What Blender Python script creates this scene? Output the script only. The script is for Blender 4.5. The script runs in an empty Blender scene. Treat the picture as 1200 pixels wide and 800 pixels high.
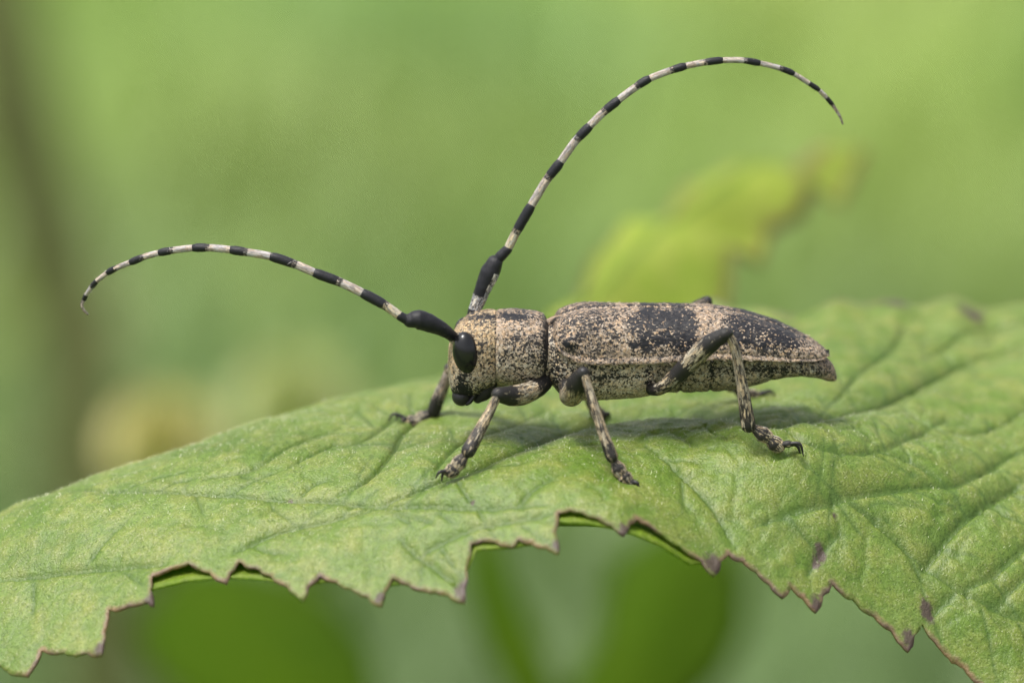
# Longhorn beetle on a serrated leaf, macro view.  1 Blender unit = 1 cm.
import bpy, math, random
import numpy as np
from mathutils import Vector, Matrix, noise as mnoise
from mathutils.geometry import delaunay_2d_cdt

random.seed(7); rng = np.random.default_rng(7)
scene = bpy.context.scene
COL = scene.collection
scene.unit_settings.system = 'METRIC'
scene.unit_settings.scale_length = 0.01

# ------------------------------------------------------------------ camera
ELEV = math.radians(15.0)          # the camera looks down on the leaf by this much
DIST = 20.0                        # cm from lens to the beetle
WIDTH = 4.22                       # cm across the frame at the beetle
S = WIDTH / 1200.0                 # cm per photo pixel at the beetle
cam_d = bpy.data.cameras.new('camera')
cam = bpy.data.objects.new('camera', cam_d); COL.objects.link(cam)
cam.location = (0, -DIST * math.cos(ELEV), DIST * math.sin(ELEV))
cam.rotation_euler = (math.pi / 2 - ELEV, 0, 0)
cam_d.sensor_width = 36.0
cam_d.lens = 36.0 * DIST / WIDTH
cam_d.clip_start = 0.5; cam_d.clip_end = 5000
FOCUS_Y = -0.15
cam_d.dof.use_dof = True
cam_d.dof.focus_distance = DIST + FOCUS_Y * math.cos(ELEV)
APERTURE = 0.58                    # cm, entrance pupil
# blender: aperture diameter = lens(mm)/1000/fstop metres-as-units
cam_d.dof.aperture_fstop = (cam_d.lens * 1e-3) / APERTURE
cam_d.dof.aperture_blades = 0
scene.camera = cam

# ------------------------------------------------------------------ world, sun, exposure
SUN_EL, SUN_AZ = math.radians(70), math.radians(-118)    # azimuth from +Y (behind the leaf); the light comes from above the viewer
world = bpy.data.worlds.new('World'); scene.world = world; world.use_nodes = True
wn = world.node_tree; wn.nodes.clear()
wo = wn.nodes.new('ShaderNodeOutputWorld'); wb = wn.nodes.new('ShaderNodeBackground')
sky = wn.nodes.new('ShaderNodeTexSky'); sky.sky_type = 'NISHITA'; sky.sun_disc = False
sky.sun_elevation = SUN_EL; sky.sun_rotation = SUN_AZ
sky.air_density = 1.0; sky.dust_density = 4.0; sky.ozone_density = 1.0
hs = wn.nodes.new('ShaderNodeHueSaturation'); hs.inputs['Saturation'].default_value = 0.22   # thin overcast: white sky
wn.links.new(sky.outputs[0], hs.inputs['Color']); wn.links.new(hs.outputs[0], wb.inputs[0])
wb.inputs[1].default_value = 0.095
wn.links.new(wb.outputs[0], wo.inputs[0])
sun_d = bpy.data.lights.new('sun', 'SUN'); sun = bpy.data.objects.new('sun', sun_d); COL.objects.link(sun)
sun_d.energy = 1.5; sun_d.angle = math.radians(16); sun_d.color = (1.0, 0.95, 0.86)
sdir = Vector((math.cos(SUN_EL) * math.sin(SUN_AZ), math.cos(SUN_EL) * math.cos(SUN_AZ), math.sin(SUN_EL)))
sun.rotation_euler = sdir.to_track_quat('Z', 'Y').to_euler()
sun.location = (0, 0, 30)
vs = scene.view_settings
vs.view_transform = 'Standard'; vs.look = 'None'; vs.gamma = 1; vs.use_curve_mapping = False
vs.exposure = 1.66
scene.cycles.use_denoising = True
scene.cycles.max_bounces = 8
scene.cycles.transmission_bounces = 6

# ------------------------------------------------------------------ measuring helpers
CE, SE = math.cos(ELEV), math.sin(ELEV)
CAM = np.array(cam.location)
FW = np.array((0, CE, -SE)); RT = np.array((1.0, 0, 0)); UP = np.array((0, SE, CE))
def ray(px, py):
    return FW * DIST + RT * ((px - 600) * S) + UP * ((400 - py) * S)
def P(px, py, y):
    """the point in the plane Y = y that is seen in photo direction (px, py)"""
    r = ray(px, py); t = (y - CAM[1]) / r[1]
    return CAM + r * t
def proj(p):
    v = np.asarray(p, float) - CAM
    d = v @ FW; return 600 + (v @ RT) / d * DIST / S, 400 - (v @ UP) / d * DIST / S
def YM(px):                        # the beetle's mid line: the tail is a little farther away than the head
    return 0.08 * (px - 720) / 250.0
def B(px, py, dy=0.0):
    return P(px, py, YM(px) + dy)

# ------------------------------------------------------------------ mesh helpers
def link(name, me, mat=None, parent=None, smooth=True):
    o = bpy.data.objects.new(name, me); COL.objects.link(o)
    if mat is not None: me.materials.append(mat)
    if smooth:
        me.polygons.foreach_set('use_smooth', [True] * len(me.polygons))
    if parent is not None: o.parent = parent
    return o
def tag(o, label, cat, group=None, kind=None):
    if label: o['label'] = label
    if cat: o['category'] = cat
    if group: o['group'] = group
    if kind: o['kind'] = kind
    return o
def mesh_from(V, F, attrs=None, name='mesh'):
    me = bpy.data.meshes.new(name)
    me.from_pydata([tuple(map(float, v)) for v in V], [], F); me.update()
    n = len(V)
    for k, a in (attrs or {}).items():
        a = np.asarray(a, np.float32)
        if a.ndim == 1:
            at = me.attributes.new(k, 'FLOAT', 'POINT'); at.data.foreach_set('value', a)
        elif a.shape[1] == 3 and k == 'pc':
            at = me.attributes.new(k, 'FLOAT_VECTOR', 'POINT'); at.data.foreach_set('vector', a.ravel())
        else:
            c = np.ones((n, 4), np.float32); c[:, :3] = a[:, :3]
            at = me.attributes.new(k, 'FLOAT_COLOR', 'POINT'); at.data.foreach_set('color', c.ravel())
    return me
def grid_faces(m, n, wrap=True):
    F = []
    for i in range(m - 1):
        for j in range(n if wrap else n - 1):
            k = (j + 1) % n
            F.append((i * n + j, i * n + k, (i + 1) * n + k, (i + 1) * n + j))
    return F
def pchip(xs, ys, x):
    """monotone cubic through the stations"""
    xs = np.asarray(xs, float); ys = np.asarray(ys, float); x = np.asarray(x, float)
    h = np.diff(xs); d = np.diff(ys) / h; m = np.zeros_like(xs)
    for i in range(1, len(xs) - 1):
        if d[i - 1] * d[i] > 0:
            w1, w2 = 2 * h[i] + h[i - 1], h[i] + 2 * h[i - 1]
            m[i] = (w1 + w2) / (w1 / d[i - 1] + w2 / d[i])
    m[0], m[-1] = d[0], d[-1]
    i = np.clip(np.searchsorted(xs, x) - 1, 0, len(h) - 1)
    t = (x - xs[i]) / h[i]
    return ((2*t**3 - 3*t**2 + 1) * ys[i] + (t**3 - 2*t**2 + t) * h[i] * m[i]
            + (-2*t**3 + 3*t**2) * ys[i+1] + (t**3 - t**2) * h[i] * m[i+1])
def catmull(pts, rad, per=10):
    pts = [np.asarray(p, float) for p in pts]
    n = len(pts); out = []; ro = []; tt = []
    for i in range(n - 1):
        p0 = pts[i - 1] if i > 0 else 2 * pts[0] - pts[1]
        p1, p2 = pts[i], pts[i + 1]
        p3 = pts[i + 2] if i + 2 < n else 2 * pts[-1] - pts[-2]
        for k in range(per):
            t = k / per
            out.append(0.5 * ((2*p1) + (-p0 + p2)*t + (2*p0 - 5*p1 + 4*p2 - p3)*t*t + (-p0 + 3*p1 - 3*p2 + p3)*t**3))
            tt.append(i + t)
    out.append(pts[-1]); tt.append(n - 1.0)
    ro = np.interp(tt, range(n), rad) if len(rad) == n else np.interp(np.array(tt) / (n - 1), np.linspace(0, 1, len(rad)), rad)
    return np.array(out), np.array(ro), np.array(tt) / (n - 1)
def fract(v, scale, octaves=3):
    return mnoise.fractal(Vector((v[0] * scale, v[1] * scale, v[2] * scale)), 1.0, 2.0, octaves)
_tube_seed = [0]
def tube(name, pts, rad, mat, parent, n=16, per=8, dark=0.5, pale=(0.3, 0.26, 0.18), flat=1.0, cap=True, rough=0.0, stretch=0.3):
    """a round limb along pts with radii rad; dark(s) is how black the cuticle is at s in 0..1"""
    C, R, T = catmull(pts, rad, per)
    if cap:   # rounded ends
        def ends(c0, d, r):
            return [(c0 + d * r * math.sin(a), r * math.cos(a)) for a in (0.5, 0.95, 1.3, 1.55)]
        d0 = C[0] - C[1]; d0 /= np.linalg.norm(d0) + 1e-12
        d1 = C[-1] - C[-2]; d1 /= np.linalg.norm(d1) + 1e-12
        e0, e1 = ends(C[0], d0, R[0])[::-1], ends(C[-1], d1, R[-1])
        C = np.array([e[0] for e in e0] + list(C) + [e[0] for e in e1])
        R = np.array([e[1] for e in e0] + list(R) + [e[1] for e in e1])
        T = np.array([0.0] * 4 + list(T) + [1.0] * 4)
    m = len(C)
    tan = np.gradient(C, axis=0); tan /= np.linalg.norm(tan, axis=1)[:, None] + 1e-12
    ref = np.array((0, -1.0, 0.2)); V = []; pc = []; dk = []
    _tube_seed[0] += 1; so = _tube_seed[0] * 1.37
    L = np.concatenate([[0], np.cumsum(np.linalg.norm(np.diff(C, axis=0), axis=1))])
    for i in range(m):
        a = np.cross(tan[i], ref); a /= np.linalg.norm(a) + 1e-12
        b = np.cross(a, tan[i])
        ref_i = b
        for j in range(n):
            th = 2 * math.pi * j / n
            r = R[i]
            if rough: r *= 1 + rough * mnoise.noise(Vector((math.cos(th) * 2 + so, math.sin(th) * 2, L[i] * 60)))
            V.append(C[i] + a * r * math.cos(th) + b * r * math.sin(th) * flat)
            pc.append((R.max() * math.cos(th) + so, R.max() * math.sin(th), L[i] * stretch))
            dk.append(dark(T[i], math.cos(th)) if callable(dark) else dark)
    F = grid_faces(m, n)
    F.append(tuple(range(n))[::-1]); F.append(tuple((m - 1) * n + j for j in range(n)))
    pcol = np.array([pale] * len(V)) if not callable(pale) else np.array([pale(T[i // n]) for i in range(len(V))])
    me = mesh_from(V, F, {'pc': np.array(pc), 'dark': np.array(dk), 'pale': pcol}, name)
    return link(name, me, mat, parent)

# ------------------------------------------------------------------ materials
def new_mat(name):
    m = bpy.data.materials.new(name); m.use_nodes = True
    nt = m.node_tree; nt.nodes.clear()
    out = nt.nodes.new('ShaderNodeOutputMaterial')
    return m, nt, out
def N(nt, typ, **kw):
    n = nt.nodes.new('ShaderNode' + typ)
    for k, v in kw.items():
        if k in n.bl_rna.properties.keys(): setattr(n, k, v)
        else: n.inputs[k].default_value = v
    return n
def math_node(nt, op, a, b=None, c=None, clamp=False):
    n = nt.nodes.new('ShaderNodeMath'); n.operation = op; n.use_clamp = clamp
    for i, v in enumerate((a, b, c)):
        if v is None: continue
        if isinstance(v, (int, float)): n.inputs[i].default_value = v
        else: nt.links.new(v, n.inputs[i])
    return n.outputs[0]
def mix_col(nt, fac, a, b, mode='MIX'):
    n = nt.nodes.new('ShaderNodeMix'); n.data_type = 'RGBA'; n.blend_type = mode
    for s, v in ((n.inputs['Factor'], fac), (n.inputs['A'], a), (n.inputs['B'], b)):
        if isinstance(v, (int, float)): s.default_value = v
        elif isinstance(v, tuple): s.default_value = (*v, 1.0) if len(v) == 3 else v
        else: nt.links.new(v, s)
    return n.outputs['Result']

def cuticle(name, scale, contrast=9.0, dark_col=(0.009, 0.009, 0.012), bump=0.4, dark_rough=0.45, pale_rough=0.7, detail=2.0, fleck=5.0):
    """black cuticle under flecks of pale pubescence; vertex data say how dense the flecks are"""
    m, nt, out = new_mat(name)
    pc = N(nt, 'Attribute', attribute_name='pc'); dk = N(nt, 'Attribute', attribute_name='dark'); pl = N(nt, 'Attribute', attribute_name='pale')
    n1 = N(nt, 'TexNoise', Scale=scale * 0.62, Detail=detail, Roughness=0.6, Distortion=0.4)
    n2 = N(nt, 'TexNoise', Scale=scale * 0.2, Detail=2.0, Roughness=0.5)
    n3 = N(nt, 'TexNoise', Scale=scale * 3.0, Detail=1.0, Roughness=0.5)
    nw = N(nt, 'TexNoise', Scale=scale * 1.1, Detail=1.0)
    for x in (n1, n2, n3, nw): nt.links.new(pc.outputs['Vector'], x.inputs['Vector'])
    wv = nt.nodes.new('ShaderNodeVectorMath'); wv.operation = 'MULTIPLY_ADD'       # ragged outlines of the flecks
    nt.links.new(nw.outputs['Color'], wv.inputs[0]); wv.inputs[1].default_value = (0.9 / scale,) * 3; nt.links.new(pc.outputs['Vector'], wv.inputs[2])
    v1 = N(nt, 'TexVoronoi', Scale=scale); v2 = N(nt, 'TexVoronoi', Scale=scale, feature='DISTANCE_TO_EDGE')
    for x in (v1, v2): nt.links.new(wv.outputs[0], x.inputs['Vector'])
    sp = N(nt, 'SeparateColor'); nt.links.new(v1.outputs['Color'], sp.inputs[0])
    a = math_node(nt, 'MULTIPLY_ADD', n1.outputs['Fac'], contrast, -contrast * 0.5)
    b = math_node(nt, 'MULTIPLY_ADD', n2.outputs['Fac'], contrast * 0.3, -contrast * 0.15)
    cell = math_node(nt, 'MULTIPLY_ADD', sp.outputs[0], fleck, -fleck * 0.5)
    gap = math_node(nt, 'MULTIPLY_ADD', math_node(nt, 'MULTIPLY', v2.outputs['Distance'], 8.0, clamp=True), 2.4, -2.0)
    c = math_node(nt, 'MULTIPLY_ADD', dk.outputs['Fac'], -7.4, 4.3)
    f = math_node(nt, 'ADD', math_node(nt, 'ADD', a, b), math_node(nt, 'ADD', c, math_node(nt, 'ADD', cell, gap)))
    f = math_node(nt, 'ADD', f, math_node(nt, 'MULTIPLY_ADD', n3.outputs['Fac'], 2.4, -1.2), clamp=True)
    var = mix_col(nt, sp.outputs[1], (1.18, 1.05, 0.88), (0.88, 0.95, 1.05))
    pale = mix_col(nt, 1.0, pl.outputs['Color'], var, 'MULTIPLY')
    grain = mix_col(nt, n3.outputs['Fac'], (0.45, 0.45, 0.45), (1.5, 1.5, 1.5))
    pale = mix_col(nt, 1.0, pale, grain, 'MULTIPLY')
    pale = mix_col(nt, 1.0, pale, mix_col(nt, sp.outputs[2], (0.55, 0.52, 0.50), (1.25, 1.25, 1.25)), 'MULTIPLY')
    br = math_node(nt, 'MULTIPLY_ADD', dk.outputs['Fac'], -2.2, 1.9, clamp=True)      # thin brown down between the flecks, none on the black patches
    dcol = mix_col(nt, math_node(nt, 'MULTIPLY', br, math_node(nt, 'MULTIPLY_ADD', n3.outputs['Fac'], 2.0, -0.4, clamp=True)), dark_col, (0.032, 0.026, 0.022))
    colr = mix_col(nt, f, dcol, pale)
    bs = N(nt, 'BsdfPrincipled')
    nt.links.new(colr, bs.inputs['Base Color'])
    r = math_node(nt, 'MULTIPLY_ADD', f, pale_rough - dark_rough, dark_rough)
    nt.links.new(r, bs.inputs['Roughness'])
    bs.inputs['Specular IOR Level'].default_value = 0.22
    bp = N(nt, 'Bump', Strength=bump, Distance=0.005)
    hgt = math_node(nt, 'ADD', f, math_node(nt, 'MULTIPLY', n3.outputs['Fac'], 0.9))
    nt.links.new(hgt, bp.inputs['Height']); nt.links.new(bp.outputs[0], bs.inputs['Normal'])
    nt.links.new(bs.outputs[0], out.inputs['Surface'])
    return m
M_ELY = cuticle('mottled_wing_case', 112.0, contrast=8.0, fleck=6.0)
M_BODY = cuticle('mottled_body', 118.0, contrast=8.0, fleck=6.0)
M_LEG = cuticle('streaked_leg', 130.0, contrast=7.0, bump=0.35, fleck=4.0, dark_col=(0.015, 0.014, 0.014))
M_ANT = cuticle('banded_antenna', 130.0, contrast=3.0, bump=0.4, dark_rough=0.45, pale_rough=0.6, fleck=1.6)
def glossy_black(name, colr, rough, bump=0.0):
    m, nt, out = new_mat(name); bs = N(nt, 'BsdfPrincipled', Roughness=rough); bs.inputs['Specular IOR Level'].default_value = 0.35
    bs.inputs['Base Color'].default_value = (*colr, 1)
    tc = N(nt, 'TexCoord'); v = N(nt, 'TexVoronoi', Scale=95.0); nt.links.new(tc.outputs['Object'], v.inputs['Vector'])
    bp = N(nt, 'Bump', Strength=bump, Distance=0.003); nt.links.new(v.outputs['Distance'], bp.inputs['Height'])
    nt.links.new(bp.outputs[0], bs.inputs['Normal']); nt.links.new(bs.outputs[0], out.inputs['Surface'])
    return m
M_EYE = glossy_black('black_compound_eye', (0.005, 0.005, 0.006), 0.23, 0.08)
M_CLAW = glossy_black('dark_claw', (0.012, 0.011, 0.012), 0.45, 0.15)

def leaf_mat(name, base, light, yellow, gloss=0.42, trans=0.35, margin=True, fine=1.0, spec=0.5):
    m, nt, out = new_mat(name)
    geo = N(nt, 'TexCoord')
    ns = []
    for sc, det in ((1.6, 3.0), (9.0, 4.0), (42.0, 3.0), (120.0, 2.0)):
        n = N(nt, 'TexNoise', Scale=sc, Detail=det, Roughness=0.6); nt.links.new(geo.outputs['Object'], n.inputs['Vector']); ns.append(n.outputs['Fac'])
    def ramp(x, lo, hi):
        mr = N(nt, 'MapRange', clamp=True); nt.links.new(x, mr.inputs['Value'])
        mr.inputs['From Min'].default_value = lo; mr.inputs['From Max'].default_value = hi
        return mr.outputs['Result']
    c = mix_col(nt, ramp(ns[0], 0.35, 0.68), base, light)
    patch = ramp(ns[1], 0.35, 0.65)
    wv = nt.nodes.new('ShaderNodeVectorMath'); wv.operation = 'MULTIPLY_ADD'
    nw = N(nt, 'TexNoise', Scale=14.0, Detail=2.0); nt.links.new(geo.outputs['Object'], nw.inputs['Vector'])
    nt.links.new(nw.outputs['Color'], wv.inputs[0]); wv.inputs[1].default_value = (0.05, 0.05, 0.0); nt.links.new(geo.outputs['Object'], wv.inputs[2])
    net = N(nt, 'TexVoronoi', Scale=22.0, feature='DISTANCE_TO_EDGE', voronoi_dimensions='2D'); nt.links.new(wv.outputs[0], net.inputs['Vector'])
    netl = ramp(net.outputs['Distance'], 0.10, 0.0)
    c = mix_col(nt, math_node(nt, 'MULTIPLY', math_node(nt, 'MULTIPLY', netl, patch), 0.16 * fine), c, mix_col(nt, 1.0, c, (0.55, 0.66, 0.45), 'MULTIPLY'))
    c = mix_col(nt, math_node(nt, 'MULTIPLY', ramp(ns[1], 0.42, 0.68), 0.45), c, yellow)
    c = mix_col(nt, ramp(ns[2], 0.25, 0.8), mix_col(nt, 1.0, c, (0.72, 0.76, 0.66), 'MULTIPLY'), mix_col(nt, 1.0, c, (1.28, 1.24, 1.3), 'MULTIPLY'))
    c = mix_col(nt, math_node(nt, 'MULTIPLY', math_node(nt, 'MULTIPLY', ramp(ns[3], 0.56, 0.70), patch), 0.75 * fine), c, (0.40, 0.41, 0.24))
    c = mix_col(nt, math_node(nt, 'MULTIPLY', ramp(ns[3], 0.44, 0.32), 0.7 * fine), c, mix_col(nt, 1.0, c, (0.4, 0.5, 0.35), 'MULTIPLY'))
    if margin:
        vn = N(nt, 'Attribute', attribute_name='vein'); ed = N(nt, 'Attribute', attribute_name='edge'); sp = N(nt, 'Attribute', attribute_name='spot')
        c = mix_col(nt, math_node(nt, 'MULTIPLY', vn.outputs['Fac'], 0.75), c, (0.045, 0.100, 0.014))
        e2 = math_node(nt, 'ADD', ed.outputs['Fac'], math_node(nt, 'MULTIPLY_ADD', ns[2], 0.9, -0.45))
        c = mix_col(nt, math_node(nt, 'MULTIPLY', ramp(e2, 0.25, 0.8), 0.9), c, mix_col(nt, ramp(ns[1], 0.4, 0.62), (0.27, 0.165, 0.095), (0.13, 0.075, 0.075)))
        s2 = math_node(nt, 'ADD', sp.outputs['Fac'], math_node(nt, 'MULTIPLY_ADD', ns[2], 1.2, -0.6))
        c = mix_col(nt, math_node(nt, 'MULTIPLY', ramp(s2, 0.3, 0.7), 0.9), c, (0.075, 0.045, 0.045))
    bs = N(nt, 'BsdfPrincipled', Roughness=gloss); nt.links.new(c, bs.inputs['Base Color'])
    bs.inputs['Specular IOR Level'].default_value = spec
    tr = N(nt, 'BsdfTranslucent'); nt.links.new(mix_col(nt, 1.0, c, (1.15, 1.3, 0.35), 'MULTIPLY'), tr.inputs['Color'])
    hgt = math_node(nt, 'ADD', math_node(nt, 'MULTIPLY', ns[2], 0.8), math_node(nt, 'MULTIPLY', ns[3], 0.5 * fine))
    hgt = math_node(nt, 'ADD', hgt, math_node(nt, 'MULTIPLY', ns[1], 1.6))
    hgt = math_node(nt, 'ADD', hgt, math_node(nt, 'MULTIPLY', netl, -0.10))
    bp = N(nt, 'Bump', Strength=0.55, Distance=0.012); nt.links.new(hgt, bp.inputs['Height'])
    nt.links.new(bp.outputs[0], bs.inputs['Normal']); nt.links.new(bp.outputs[0], tr.inputs['Normal'])
    mx = N(nt, 'MixShader', Fac=trans); nt.links.new(bs.outputs[0], mx.inputs[1]); nt.links.new(tr.outputs[0], mx.inputs[2])
    nt.links.new(mx.outputs[0], out.inputs['Surface'])
    return m
M_LEAF = leaf_mat('serrated_leaf_surface', (0.108, 0.186, 0.017), (0.164, 0.238, 0.044), (0.290, 0.285, 0.060), gloss=0.45)
M_UNDER = leaf_mat('lower_leaf_surface', (0.15, 0.25, 0.006), (0.18, 0.27, 0.008), (0.22, 0.27, 0.012), margin=False, trans=0.5, gloss=0.6)
M_YOUNG = leaf_mat('young_leaf_surface', (0.20, 0.29, 0.035), (0.28, 0.34, 0.05), (0.34, 0.34, 0.09), margin=True, trans=0.4, gloss=0.75, fine=0.3, spec=0.15)
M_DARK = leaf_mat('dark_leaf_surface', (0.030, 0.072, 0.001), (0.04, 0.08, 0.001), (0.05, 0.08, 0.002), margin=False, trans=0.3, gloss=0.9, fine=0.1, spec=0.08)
M_PALE = leaf_mat('pale_leaf_surface', (0.12, 0.19, 0.08), (0.16, 0.22, 0.11), (0.2, 0.22, 0.12), margin=False, trans=0.35, gloss=0.5, fine=0.3)

# ------------------------------------------------------------------ ground far below, meadow
def ground_material():
    m, nt, out = new_mat('meadow_soil_and_moss'); geo = N(nt, 'TexCoord')
    n1 = N(nt, 'TexNoise', Scale=0.035, Detail=2.0); n2 = N(nt, 'TexNoise', Scale=0.5, Detail=4.0)
    for n in (n1, n2): nt.links.new(geo.outputs['Object'], n.inputs['Vector'])
    r = N(nt, 'ValToRGB'); nt.links.new(n1.outputs['Fac'], r.inputs[0])
    r.color_ramp.elements[0].position = 0.38; r.color_ramp.elements[0].color = (0.095, 0.165, 0.040, 1)
    r.color_ramp.elements[1].position = 0.62; r.color_ramp.elements[1].color = (0.165, 0.220, 0.045, 1)
    c = mix_col(nt, n2.outputs['Fac'], mix_col(nt, 1.0, r.outputs[0], (0.7, 0.7, 0.7), 'MULTIPLY'), mix_col(nt, 1.0, r.outputs[0], (1.25, 1.25, 1.2), 'MULTIPLY'))
    bs = N(nt, 'BsdfPrincipled', Roughness=0.9); nt.links.new(c, bs.inputs['Base Color']); nt.links.new(bs.outputs[0], out.inputs['Surface'])
    return m
GZ = -26.0
me = mesh_from([(-3000, -1500, GZ), (3000, -1500, GZ), (3000, 4000, GZ), (-3000, 4000, GZ)], [(0, 1, 2, 3)], name='ground')
g = link('ground', me, ground_material(), smooth=False); g['kind'] = 'structure'

# ------------------------------------------------------------------ the big serrated leaf: surface
ctrl = [  # photo x, photo y, depth Y
    (50, 602, -0.15), (300, 545, -0.15), (520, 530, -0.25), (900, 565, -0.40), (1000, 628, -0.45), (1150, 712, -0.50),
    (1100, 480, 0.55), (1190, 440, 1.0), (1000, 430, 0.85), (1190, 560, 0.10), (1200, 500, .5),
    (760, 497, 0.10), (640, 500, 0.12), (850, 488, 0.15),
    (700, 455, 0.75), (850, 410, 1.1), (925, 366, 1.6), (1045, 352, 1.75), (1190, 356, 1.85),
    (0, 606, 0.05), (150, 549, 0.15), (300, 498, 0.40), (400, 468, 0.65), (520, 441, 1.0), (620, 418, 1.25),
    (0, 782, -0.75), (110, 745, -0.80), (180, 682, -0.72), (355, 686, -0.85), (545, 690, -0.95), (650, 606, -0.78),
    (450, 640, -0.72), (250, 610, -0.45), (400, 590, -.48), (740, 600, -0.72), (835, 655, -0.70), (960, 702, -0.66), (1080, 748, -0.62), (1140, 798, -0.66),
    # feet
    (516, 561, -0.52), (460, 492, 0.30), (744, 570, -0.52), (936, 532, -0.30), (905, 465, 0.50), (700, 486, .36),
]
CP = [P(*c) for c in ctrl]
# beyond the crest and beyond the frame the blade falls away (world x, y, z)
CP += [np.array(p) for p in ((-3.4, 0.3, -1.45), (-3.2, -0.9, -1.6), (0.6, 2.4, -.45),
                             (2.9, 1.9, -.2), (3.0, 0.6, -0.45), (3.0, -0.5, -1.45), (1.4, 2.4, -.15), (2.6, 2.5, -.2))]
for px_, py_, y_ in ((0, 606, 0.05), (150, 549, 0.15), (300, 498, 0.40), (400, 468, 0.65), (520, 441, 1.0), (620, 418, 1.25)):
    for dy_, dz_ in ((0.35, 0.03), (0.8, 0.20), (1.3, 0.55)):
        p_ = P(px_, py_, y_ + dy_); CP.append(np.array((p_[0], p_[1], p_[2] - dz_)))
CP = np.array(CP)
def tps_fit(XY, Z, lam):
    n = len(XY)
    d = np.linalg.norm(XY[:, None] - XY[None], axis=2)
    K = np.where(d > 0, d * d * np.log(d + 1e-12), 0) + lam * np.eye(n)
    Pm = np.hstack([np.ones((n, 1)), XY]); A = np.zeros((n + 3, n + 3))
    A[:n, :n] = K; A[:n, n:] = Pm; A[n:, :n] = Pm.T
    return np.linalg.solve(A, np.concatenate([Z, np.zeros(3)]))
TPS = tps_fit(CP[:, :2], CP[:, 2], 0.006)
def base_z(XY):
    XY = np.atleast_2d(XY); out = np.empty(len(XY))
    for i in range(0, len(XY), 20000):
        q = XY[i:i + 20000]; d = np.linalg.norm(q[:, None] - CP[None, :, :2], axis=2)
        out[i:i + 20000] = np.where(d > 0, d * d * np.log(d + 1e-12), 0) @ TPS[:-3] + TPS[-3] + q @ TPS[-2:]
    return out
def on_leaf(px, py, y0):
    """where the direction (px, py) meets the blade, from depth y0 on"""
    y = y0
    for _ in range(40):
        f = []
        for yy in (y, y + 0.01):
            p = P(px, py, yy); f.append(p[2] - base_z([[p[0], yy]])[0])
        df = (f[1] - f[0]) / 0.01
        if abs(df) < 0.08: df = math.copysign(0.08, df)
        st = -f[0] / df; y += max(-0.12, min(0.12, st))
        if abs(st) < 1e-5: break
    return P(px, py, y)
def edge_depth(px):
    return float(np.interp(px, [0, 110, 180, 355, 545, 600, 650, 740, 835, 960, 1080, 1147], [-.75, -.8, -.72, -.85, -.95, -.86, -.78, -.72, -.70, -.66, -.62, -.66]))
near_edge = [(0, 779), (32, 792), (48, 762), (75, 764), (100, 764), (118, 767), (122, 740), (127, 714), (150, 710), (172, 705), (179, 710), (176, 690), (178, 674),
    (200, 665), (221, 659), (245, 670), (265, 683), (270, 670), (280, 657), (300, 665), (318, 675), (336, 686), (355, 703), (362, 686), (375, 674), (394, 681), (412, 690), (430, 698),
    (446, 710), (451, 692), (460, 676), (478, 684), (495, 691), (510, 693), (525, 696), (544, 706), (545, 688), (547, 662), (552, 636), (566, 633), (580, 634), (600, 641),
    (607, 632), (622, 636), (640, 641), (655, 648), (651, 622), (654, 600), (668, 597), (682, 600), (700, 607), (716, 615), (732, 628), (738, 615), (747, 608), (762, 616), (780, 628), (800, 642),
    (822, 656), (838, 675), (845, 658), (854, 649), (870, 657), (886, 668), (902, 684), (918, 701), (927, 687), (942, 701), (957, 718), (965, 698), (976, 684), (1000, 702), (1025, 721),
    (1045, 738), (1065, 764), (1072, 745), (1081, 730), (1095, 750), (1130, 783), (1150, 803)]
far_edge = [(1200, 352), (1175, 355), (1157, 358), (1141, 366), (1128, 352), (1100, 351), (1080, 355), (1066, 360), (1046, 345), (1028, 347), (1010, 347), (990, 351), (975, 353), (950, 356), (925, 360), (905, 366)]
outline = []
for (px, py) in near_edge:
    p = on_leaf(px, py, edge_depth(px)); outline.append((p[0], p[1]))
n_near = len(outline)
tail = [(2.02, -0.80), (2.12, -0.74), (2.20, -0.92), (2.30, -0.86), (2.42, -1.0), (2.6, -0.9), (2.8, -0.8), (3.1, -0.5), (3.4, 0.1), (3.5, 0.8), (3.3, 1.4), (2.9, 1.8), (2.6, 1.95), (2.4, 1.9)]
outline += tail
for (px, py) in far_edge:
    p = P(px, py, float(np.interp(px, [925, 1045, 1200], [1.6, 1.75, 1.85]))); outline.append((p[0], p[1]))
outline += [(0.98, 1.62), (0.85, 1.75), (0.70, 1.66), (0.5, 1.82), (0.35, 1.72), (0.1, 1.9), (-0.05, 1.78), (-0.35, 1.9), (-0.5, 1.75), (-0.9, 1.8), (-1.05, 1.62), (-1.5, 1.6),
            (-1.65, 1.4), (-2.1, 1.35), (-2.25, 1.15), (-2.7, 1.0), (-2.85, .75), (-3.2, 0.5), (-3.45, .1), (-3.3, -.25), (-3.4, -.5), (-3.1, -.62), (-3.05, -.85), (-2.75, -.75), (-2.6, -.95), (-2.35, -.82), (-2.3, -.92)]
# resample and roughen the outline a little
OL = []
for i in range(len(outline)):
    a, b = np.array(outline[i]), np.array(outline[(i + 1) % len(outline)])
    L = np.linalg.norm(b - a); k = max(1, int(L / 0.014))
    nrm = np.array((b[1] - a[1], a[0] - b[0])) / (L + 1e-9)
    for j in range(k):
        t = j / k; q = a + (b - a) * t
        if j: q = q + nrm * (0.085 * L * math.sin(math.pi * t) + 0.006 * mnoise.noise(Vector((q[0] * 25, q[1] * 25, 3))) + 0.004 * mnoise.noise(Vector((q[0] * 70, q[1] * 70, 8))))
        OL.append(q)
OL = np.array(OL)

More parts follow.
